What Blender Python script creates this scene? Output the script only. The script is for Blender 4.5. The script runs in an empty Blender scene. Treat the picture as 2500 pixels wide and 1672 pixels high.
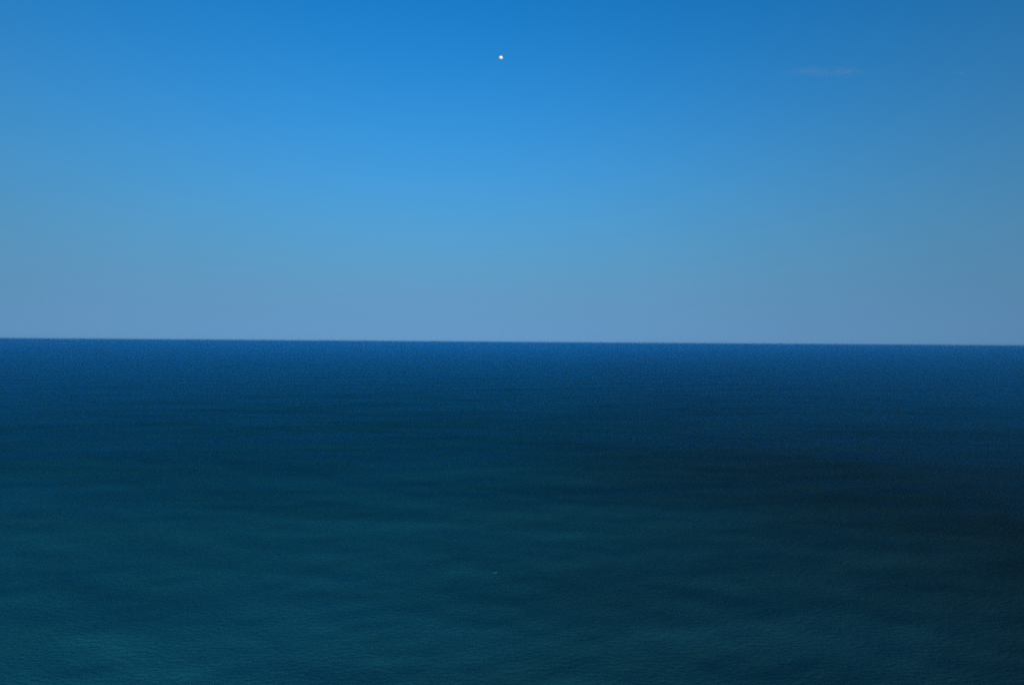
import bpy, bmesh, math, random
import numpy as np

scene = bpy.context.scene
coll = scene.collection
RAD = math.radians

# ------------------------------------------------------------------ camera
EYE = 60.0                       # metres above the sea, a clifftop view
LENS = 20.0
cam_data = bpy.data.cameras.new("camera")
cam = bpy.data.objects.new("camera", cam_data)
coll.objects.link(cam)
cam_data.lens = LENS
cam_data.sensor_width = 36.0
cam_data.clip_start = 0.5
cam_data.clip_end = 400000.0
cam.location = (0.0, 0.0, EYE)
ROLL, PITCH = 0.41, -0.06        # degrees
cam.rotation_mode = 'XYZ'
from mathutils import Matrix, Vector
cam.matrix_world = (Matrix.Translation((0, 0, EYE)) @ Matrix.Rotation(RAD(90 + PITCH), 4, 'X')
                    @ Matrix.Rotation(RAD(ROLL), 4, 'Z'))
scene.camera = cam

# ------------------------------------------------------------------ sky and sun
SUN_AZ, SUN_EL = 170.0, 8.0      # low sun behind the viewer, a little to the right
sun_dir = Vector((math.sin(RAD(SUN_AZ)) * math.cos(RAD(SUN_EL)),
                  math.cos(RAD(SUN_AZ)) * math.cos(RAD(SUN_EL)), math.sin(RAD(SUN_EL))))
world = bpy.data.worlds.new("World")
scene.world = world
world.use_nodes = True
nt = world.node_tree
N, Lk = nt.nodes, nt.links
bg = N["Background"]
SKY = 0.15
bg.inputs["Strength"].default_value = SKY
sky = N.new("ShaderNodeTexSky")
sky.sky_type = 'NISHITA'
sky.sun_disc = False
sky.sun_elevation = RAD(SUN_EL)
sky.sun_rotation = RAD(SUN_AZ)
sky.air_density, sky.dust_density, sky.ozone_density = 1.6, 1.0, 6.0
tc = N.new("ShaderNodeTexCoord")


def wmath(op, a, b=None, c=None):
    n = N.new("ShaderNodeMath")
    n.operation = op
    for i, v in enumerate((a, b, c)):
        if v is None:
            continue
        if isinstance(v, (int, float)):
            n.inputs[i].default_value = v
        else:
            Lk.new(v, n.inputs[i])
    return n.outputs[0]


def wmix(kind, fac, a, b):
    n = N.new("ShaderNodeMix")
    n.data_type = 'RGBA'
    n.blend_type = kind
    n.clamp_result = False
    for s, v in (("Factor", fac), ("A", a), ("B", b)):
        sock = [i for i in n.inputs if i.name == s and i.type == ('VALUE' if s == "Factor" else 'RGBA')][0]
        if isinstance(v, (int, float)):
            sock.default_value = v
        elif isinstance(v, tuple):
            sock.default_value = (*v, 1)
        else:
            Lk.new(v, sock)
    return [o for o in n.outputs if o.type == 'RGBA'][0]


nrm = N.new("ShaderNodeVectorMath"); nrm.operation = 'NORMALIZE'
Lk.new(tc.outputs["Generated"], nrm.inputs[0])
sep = N.new("ShaderNodeSeparateXYZ")
Lk.new(nrm.outputs[0], sep.inputs[0])
# film colour cast over the clear sky, then the pale layer of sea haze round the whole horizon
AIR_TINT = (0.0030 / SKY, 0.1180 / SKY, 0.1690 / SKY)
HAZE_COL = (0.0830 / SKY, 0.1990 / SKY, 0.3540 / SKY)
air = wmix('MULTIPLY', 1.0, sky.outputs[0], AIR_TINT)
zz = wmath('DIVIDE', wmath('ABSOLUTE', sep.outputs[2]), 0.31)
h = wmath('EXPONENT', wmath('MULTIPLY', wmath('POWER', zz, 1.8), -1.0))
sky_col = wmix('MIX', h, air, HAZE_COL)
# light thrown back by the air opposite the low sun
anti = N.new("ShaderNodeVectorMath"); anti.operation = 'DOT_PRODUCT'
Lk.new(nrm.outputs[0], anti.inputs[0])
anti.inputs[1].default_value = (-math.sin(RAD(SUN_AZ)), -math.cos(RAD(SUN_AZ)), 0.0)
cg = wmath('MAXIMUM', anti.outputs["Value"], 0.0)
lobe = wmath('MULTIPLY_ADD', wmath('MULTIPLY', cg, cg), 0.60, 1.0)
vs = N.new("ShaderNodeVectorMath"); vs.operation = 'SCALE'
Lk.new(sky_col, vs.inputs[0]); Lk.new(lobe, vs.inputs["Scale"])
Lk.new(vs.outputs[0], bg.inputs["Color"])

sun_data = bpy.data.lights.new("sun", 'SUN')
sun_data.energy = 3.6
sun_data.angle = RAD(0.5)
sun_data.color = (1.0, 0.93, 0.84)
sun = bpy.data.objects.new("sun", sun_data)
coll.objects.link(sun)
sun.rotation_euler = (-sun_dir).to_track_quat('-Z', 'Y').to_euler()

# ------------------------------------------------------------------ exposure and film
vw = scene.view_settings
vw.view_transform = 'Standard'
vw.look = 'None'
vw.exposure = 0.0
vw.gamma = 1.0
vw.use_curve_mapping = False
scene.render.engine = 'CYCLES'
scene.cycles.use_denoising = False
scene.cycles.use_adaptive_sampling = True     # leaves a little film-like grain
scene.cycles.adaptive_threshold = 0.4
scene.cycles.adaptive_min_samples = 24
scene.cycles.sample_clamp_direct = 1.5
scene.cycles.sample_clamp_indirect = 0.8
scene.cycles.pixel_filter_type = 'BLACKMAN_HARRIS'
scene.cycles.filter_width = 2.0
scene.cycles.volume_bounces = 0
scene.cycles.max_bounces = 6


# ------------------------------------------------------------------ helpers
def material(name):
    m = bpy.data.materials.new(name)
    m.use_nodes = True
    m.node_tree.nodes.clear()
    out = m.node_tree.nodes.new("ShaderNodeOutputMaterial")
    return m, m.node_tree, out


def mesh_object(name, verts, faces, mat, smooth=True):
    me = bpy.data.meshes.new(name)
    if isinstance(verts, np.ndarray):
        nv, nf = len(verts), len(faces)
        me.vertices.add(nv)
        me.vertices.foreach_set("co", verts.astype(np.float32).ravel())
        me.loops.add(nf * 4)
        me.loops.foreach_set("vertex_index", faces.astype(np.int32).ravel())
        me.polygons.add(nf)
        me.polygons.foreach_set("loop_start", np.arange(0, nf * 4, 4, dtype=np.int32))
        me.update(calc_edges=True)
    else:
        me.from_pydata(verts, [], faces)
        me.update()
    me.polygons.foreach_set("use_smooth", [smooth] * len(me.polygons))
    me.materials.append(mat)
    o = bpy.data.objects.new(name, me)
    coll.objects.link(o)
    return o


def look(px, py):
    """Direction in the world towards a point of the view (2500 x 1672 plate)."""
    f = LENS / 36.0 * 2500
    v = Vector(((px - 1250) / f, (836 - py) / f, -1.0))
    return (cam.matrix_world.to_3x3() @ v).normalized()


# ------------------------------------------------------------------ the sea
rng = np.random.default_rng(11)
WAVES = []                       # wavelength, direction, amplitude, phase
for lam, n, steep, spread in ((95, 5, 0.007, 14), (55, 8, 0.008, 18), (30, 12, 0.012, 20),
                              (16, 16, 0.015, 26), (9, 18, 0.014, 34), (5, 18, 0.020, 42)):
    for i in range(n):
        l = lam * rng.uniform(0.75, 1.35)
        th = RAD(-86 + rng.normal(0, spread))           # rolling in towards the viewer
        k = 2 * math.pi / l
        WAVES.append((k * math.cos(th), k * math.sin(th), steep / math.sqrt(n) / k * 1.4, rng.uniform(0, 6.283), l))


def swell(x, y, cell):
    z = np.zeros_like(x)
    for kx, ky, a, p, l in WAVES:
        fade = np.clip((l / (cell * 2.5)) - 1.0, 0, 1)
        z += a * fade * np.sin(kx * x + ky * y + p)
    return z


def sea_material():
    m, t, out = material("sea_water")
    nd, lk = t.nodes, t.links
    geo = nd.new("ShaderNodeNewGeometry")

    def noise(scale, sx, sy, detail, rough=0.55, rot=0.0, off=0.0):
        mp = nd.new("ShaderNodeMapping")
        mp.inputs["Scale"].default_value = (sx, sy, 1.0)
        mp.inputs["Rotation"].default_value = (0, 0, rot)
        mp.inputs["Location"].default_value = (off, off * 0.7, 0)
        lk.new(geo.outputs["Position"], mp.inputs["Vector"])
        n = nd.new("ShaderNodeTexNoise")
        n.noise_dimensions = '2D'
        n.inputs["Scale"].default_value = scale
        n.inputs["Detail"].default_value = detail
        n.inputs["Roughness"].default_value = rough
        lk.new(mp.outputs[0], n.inputs["Vector"])
        return n.outputs["Fac"]

    def ramp(v, a, b, lo, hi):
        r = nd.new("ShaderNodeMapRange")
        lk.new(v, r.inputs[0])
        for i, q in enumerate((a, b, lo, hi)):
            r.inputs[i + 1].default_value = q
        return r.outputs[0]

    def mth(op, x, y=None):
        n = nd.new("ShaderNodeMath")
        n.operation = op
        for i, v in enumerate((x, y)):
            if isinstance(v, (int, float)):
                n.inputs[i].default_value = v
            elif v is not None:
                lk.new(v, n.inputs[i])
        return n.outputs[0]

    # wind patches: long lanes of rougher and calmer water
    lanes = noise(0.016, 0.30, 1.0, 4.0, 0.6, RAD(7), 31.0)
    # chop and ripples
    chop = noise(1.3, 0.45, 1.0, 5.0, 0.65, RAD(-6))
    b = nd.new("ShaderNodeBump")
    b.inputs["Distance"].default_value = 0.25
    lk.new(ramp(lanes, 0.32, 0.68, 0.30, 0.60), b.inputs["Strength"])
    lk.new(chop, b.inputs["Height"])
    # teal water; vignette darkening painted into its colour towards the right
    sp = nd.new("ShaderNodeSeparateXYZ")
    lk.new(geo.outputs["Position"], sp.inputs[0])
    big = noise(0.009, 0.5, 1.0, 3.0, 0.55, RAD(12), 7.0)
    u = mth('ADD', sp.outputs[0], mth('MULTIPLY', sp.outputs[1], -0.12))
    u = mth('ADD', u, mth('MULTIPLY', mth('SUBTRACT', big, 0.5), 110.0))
    vignette_dark = nd.new("ShaderNodeMapRange")
    vignette_dark.interpolation_type = 'SMOOTHSTEP'
    lk.new(u, vignette_dark.inputs[0])
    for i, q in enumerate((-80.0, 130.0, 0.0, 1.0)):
        vignette_dark.inputs[i + 1].default_value = q
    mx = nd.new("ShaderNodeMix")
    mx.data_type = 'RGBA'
    out_sea = nd.new("ShaderNodeMapRange")      # the painted darkening weakens with distance
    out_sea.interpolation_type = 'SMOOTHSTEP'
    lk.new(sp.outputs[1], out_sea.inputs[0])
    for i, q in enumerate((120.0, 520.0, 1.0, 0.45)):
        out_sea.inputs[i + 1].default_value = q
    lk.new(mth('MULTIPLY', vignette_dark.outputs[0], out_sea.outputs[0]), mx.inputs[0])
    # the nearest water is a paler teal
    near_pale = nd.new("ShaderNodeMapRange")
    near_pale.interpolation_type = 'SMOOTHSTEP'
    lk.new(mth('ADD', sp.outputs[1], mth('MULTIPLY', mth('SUBTRACT', big, 0.5), -90.0)), near_pale.inputs[0])
    for i, q in enumerate((330.0, 60.0, 0.0, 1.0)):
        near_pale.inputs[i + 1].default_value = q
    teal = nd.new("ShaderNodeMix")
    teal.data_type = 'RGBA'
    lk.new(near_pale.outputs[0], teal.inputs[0])
    teal.inputs[6].default_value = (0.009, 0.116, 0.142, 1)
    teal.inputs[7].default_value = (0.017, 0.186, 0.204, 1)
    lk.new(teal.outputs[2], mx.inputs[6])
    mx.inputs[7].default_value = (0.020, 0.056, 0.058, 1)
    body = nd.new("ShaderNodeBsdfDiffuse")
    # streaks of clearer and cloudier water drawn out by the wind
    streak = noise(0.060, 0.20, 1.0, 5.0, 0.62, RAD(-4), 13.0)
    stv = nd.new("ShaderNodeVectorMath")
    stv.operation = 'SCALE'
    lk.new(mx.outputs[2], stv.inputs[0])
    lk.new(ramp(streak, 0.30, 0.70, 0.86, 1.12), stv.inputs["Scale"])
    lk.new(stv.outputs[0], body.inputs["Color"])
    gloss = nd.new("ShaderNodeBsdfGlossy")
    gloss.inputs["Color"].default_value = (0.07, 0.55, 0.95, 1)
    lk.new(ramp(lanes, 0.32, 0.68, 0.34, 0.50), gloss.inputs["Roughness"])
    lk.new(b.outputs[0], gloss.inputs["Normal"])
    soft = nd.new("ShaderNodeBump")          # light that has been under water shows the ripples only faintly
    soft.inputs["Distance"].default_value = 0.25
    soft.inputs["Strength"].default_value = 0.65
    lk.new(chop, soft.inputs["Height"])
    lk.new(soft.outputs[0], body.inputs["Normal"])
    fr = nd.new("ShaderNodeFresnel")
    fr.inputs["IOR"].default_value = 1.333
    lk.new(b.outputs[0], fr.inputs["Normal"])
    fac = mth('MULTIPLY', mth('POWER', fr.outputs[0], 4.4), 0.68)
    mix = nd.new("ShaderNodeMixShader")
    lk.new(fac, mix.inputs[0])
    lk.new(body.outputs[0], mix.inputs[1])
    lk.new(gloss.outputs[0], mix.inputs[2])
    lk.new(mix.outputs[0], out.inputs["Surface"])
    return m


radii = [3.0]
while radii[-1] < 33500:
    r = radii[-1]
    radii.append(r * (1.011 if r > 60 else 1.05) if r < 3000 else r * 1.03)
r = np.array(radii)
az = np.concatenate([np.radians(np.arange(-50, 50, 0.1)), np.radians(np.arange(50, 310, 2.0))])
na, nr = len(az), len(r)
A, R_ = np.meshgrid(az, r)
X, Y = R_ * np.sin(A), R_ * np.cos(A)
cell = np.repeat((np.diff(r, append=r[-1] * 1.03))[:, None], na, 1)
cell = np.maximum(cell, np.where(np.degrees(A) < 50, R_ * RAD(0.1), R_ * RAD(2.0)))
Z = swell(X, Y, cell)
V = np.stack([X, Y, Z], -1).reshape(-1, 3)
i0 = np.arange(nr - 1)[:, None] * na
j = np.arange(na)[None]
jn = (j + 1) % na
F = np.stack([i0 + j, i0 + jn, i0 + na + jn, i0 + na + j], -1).reshape(-1, 4)
# the small disc straight below the viewer closes the sheet
V = np.vstack([V, [[0, 0, 0]]])
cap = np.array([[len(V) - 1, (q + 2) % na, (q + 1) % na, q] for q in range(0, na, 2)])
F = np.vstack([F, cap])
sea = mesh_object("sea", V, F, sea_material())
sea["kind"] = "structure"
sea["label"] = "dark blue green open sea with soft swell reaching to the horizon"

# ------------------------------------------------------------------ haze over the sea
lim, top, bot = 34000.0, EYE + 4.0, -3.0
m, t, out = material("sea_haze")
pv = t.nodes.new("ShaderNodeVolumePrincipled")
pv.inputs["Color"].default_value = (0.18, 0.66, 1.0, 1)
pv.inputs["Density"].default_value = 5.5e-5
pv.inputs["Anisotropy"].default_value = 0.7
t.links.new(pv.outputs[0], out.inputs["Volume"])
hv = [(x, y, z) for z in (bot, top) for x, y in ((-lim, -lim), (lim, -lim), (lim, lim), (-lim, lim))]
hf = [(3, 2, 1, 0), (4, 5, 6, 7), (0, 1, 5, 4), (1, 2, 6, 5), (2, 3, 7, 6), (3, 0, 4, 7)]
haze = mesh_object("haze", hv, hf, m, smooth=False)
haze["kind"] = "stuff"
haze["label"] = "thin blue sea haze softening the horizon"


def tag(o, label, cat, group=None):
    o["label"], o["category"] = label, cat
    if group:
        o["group"] = group


# ------------------------------------------------------------------ the moon
def moon_material():
    m, t, out = material("moon_rock")
    nd, lk = t.nodes, t.links
    d = nd.new("ShaderNodeBsdfDiffuse")
    d.inputs["Roughness"].default_value = 1.0
    n = nd.new("ShaderNodeTexNoise")
    tcm = nd.new("ShaderNodeTexCoord")
    lk.new(tcm.outputs["Object"], n.inputs["Vector"])
    n.inputs["Scale"].default_value = 0.006
    n.inputs["Detail"].default_value = 4
    cr = nd.new("ShaderNodeValToRGB")
    cr.color_ramp.elements[0].position = 0.40
    cr.color_ramp.elements[0].color = (0.82, 0.82, 0.80, 1)
    cr.color_ramp.elements[1].position = 0.55
    cr.color_ramp.elements[1].color = (0.97, 0.97, 0.96, 1)
    lk.new(n.outputs["Fac"], cr.inputs[0])
    lk.new(cr.outputs[0], d.inputs["Color"])
    lk.new(d.outputs[0], out.inputs["Surface"])
    return m


MOON_DIST = 120000.0
bm = bmesh.new()
bmesh.ops.create_icosphere(bm, subdivisions=5, radius=MOON_DIST * math.tan(RAD(0.155)))
crat = random.Random(4)
for v in bm.verts:               # craters and highlands
    c = v.co.normalized()
    v.co *= 1 + 0.006 * math.sin(9 * c.x + 2) * math.sin(11 * c.y) * math.sin(8 * c.z + 1) + crat.uniform(-0.002, 0.002)
me = bpy.data.meshes.new("moon")
bm.to_mesh(me); bm.free()
me.polygons.foreach_set("use_smooth", [True] * len(me.polygons))
me.materials.append(moon_material())
moon = bpy.data.objects.new("moon", me)
coll.objects.link(moon)
moon.location = cam.location + look(1223, 142) * MOON_DIST
tag(moon, "small bright white moon high in the clear blue sky", "moon")


# ------------------------------------------------------------------ wisps of cirrus
def cloud_material(name, size, density, seed):
    m, t, out = material(name)
    nd, lk = t.nodes, t.links
    tcm = nd.new("ShaderNodeTexCoord")
    mp = nd.new("ShaderNodeMapping")
    mp.inputs["Scale"].default_value = tuple(1.0 / s for s in size)
    lk.new(tcm.outputs["Object"], mp.inputs["Vector"])
    ln = nd.new("ShaderNodeVectorMath"); ln.operation = 'LENGTH'
    lk.new(mp.outputs[0], ln.inputs[0])
    fall = nd.new("ShaderNodeMapRange"); fall.interpolation_type = 'SMOOTHSTEP'
    for i, q in enumerate((1.0, 0.05, 0.0, 1.0)):
        fall.inputs[i + 1].default_value = q
    lk.new(ln.outputs["Value"], fall.inputs[0])
    m2 = nd.new("ShaderNodeMapping")
    m2.inputs["Location"].default_value = (seed, seed * 0.6, 0)
    m2.inputs["Scale"].default_value = (1 / 900.0, 1 / 420.0, 1 / 200.0)
    m2.inputs["Rotation"].default_value = (0, 0, 0.35)
    lk.new(tcm.outputs["Object"], m2.inputs["Vector"])
    n = nd.new("ShaderNodeTexNoise")
    n.inputs["Scale"].default_value = 1.0
    n.inputs["Detail"].default_value = 5
    n.inputs["Roughness"].default_value = 0.6
    n.inputs["Distortion"].default_value = 0.8
    lk.new(m2.outputs[0], n.inputs["Vector"])
    nr_ = nd.new("ShaderNodeMapRange")
    for i, q in enumerate((0.30, 0.75, 0.0, density)):
        nr_.inputs[i + 1].default_value = q
    lk.new(n.outputs["Fac"], nr_.inputs[0])
    mu = nd.new("ShaderNodeMath"); mu.operation = 'MULTIPLY'
    lk.new(fall.outputs[0], mu.inputs[0]); lk.new(nr_.outputs[0], mu.inputs[1])
    sc_ = nd.new("ShaderNodeVolumeScatter")
    sc_.inputs["Color"].default_value = (0.97, 0.97, 0.97, 1)
    sc_.inputs["Anisotropy"].default_value = 0.2
    lk.new(mu.outputs[0], sc_.inputs["Density"])
    lk.new(sc_.outputs[0], out.inputs["Volume"])
    return m


CLOUD_Z = 9000.0


def cloud(px, py, size, density, seed, rz, label):
    d = look(px, py)
    bm = bmesh.new()
    bmesh.ops.create_icosphere(bm, subdivisions=3, radius=1.0)
    for v in bm.verts:
        v.co = Vector((v.co.x * size[0], v.co.y * size[1], v.co.z * size[2])) * 1.02
    me = bpy.data.meshes.new("cirrus_cloud")
    bm.to_mesh(me); bm.free()
    me.materials.append(cloud_material("cirrus", size, density, seed))
    o = bpy.data.objects.new("cirrus_cloud", me)
    coll.objects.link(o)
    o.location = cam.location + d * ((CLOUD_Z - EYE) / d.z)
    o.rotation_euler = (0, 0, RAD(rz))
    tag(o, label, "cloud", "wisps of cirrus at upper right")
    return o


cloud(2020, 176, (2100, 420, 120), 1.0e-3, 3.0, 2, "faint grey wisp of cirrus, the larger one, at upper right of the sky")
cloud(2345, 180, (480, 110, 60), 1.2e-3, 9.0, 0, "tiny faint streak of cirrus near the right edge of the sky")


# ------------------------------------------------------------------ a small whitecap
def whitecap(px, py, width, label):
    d = look(px, py)
    base = cam.location + d * (-EYE / d.z)
    rw = random.Random(5)
    nx, ny = 26, 8
    vs_, fs = [], []
    for i in range(nx + 1):
        u = i / nx * 2 - 1
        env = (1 - u * u) ** 0.6 * (0.8 + 0.35 * math.sin(5 * u + 1) * rw.uniform(0.6, 1))
        for q in range(ny + 1):
            w_ = q / ny * 2 - 1
            zz_ = 0.24 * env * max(0.0, 1 - abs(w_) ** 1.5) + rw.uniform(-0.015, 0.015) * env - 0.06
            yy = w_ * 0.38 * (0.35 + env) + 0.22 * math.sin(2.2 * u) + rw.uniform(-0.03, 0.03)
            zsea = float(swell(np.array(base.x + u * width / 2), np.array(base.y + yy), np.array(1.9)))
            vs_.append((u * width / 2, yy, zz_ + zsea))
    for i in range(nx):
        for q in range(ny):
            a = i * (ny + 1) + q
            fs.append((a, a + ny + 1, a + ny + 2, a + 1))
    m, t, out = material("thin_foam")
    p = t.nodes.new("ShaderNodeBsdfPrincipled")
    p.inputs["Roughness"].default_value = 0.8
    n = t.nodes.new("ShaderNodeTexNoise"); n.inputs["Scale"].default_value = 5.0
    cr = t.nodes.new("ShaderNodeValToRGB")
    cr.color_ramp.elements[0].position = 0.42
    cr.color_ramp.elements[0].color = (0.010, 0.130, 0.145, 1)
    cr.color_ramp.elements[1].position = 0.62
    cr.color_ramp.elements[1].color = (0.035, 0.190, 0.205, 1)
    tcm = t.nodes.new("ShaderNodeTexCoord")
    t.links.new(tcm.outputs["Object"], n.inputs["Vector"])
    t.links.new(n.outputs["Fac"], cr.inputs[0])
    t.links.new(cr.outputs[0], p.inputs["Base Color"])
    t.links.new(p.outputs[0], out.inputs["Surface"])
    o = mesh_object("whitecap", vs_, fs, m)
    o.location = (base.x, base.y, 0)
    tag(o, label, "wave crest")
    return o


whitecap(1208, 1397, 2.0, "tiny pale foamy wave crest low in the middle of the dark sea")
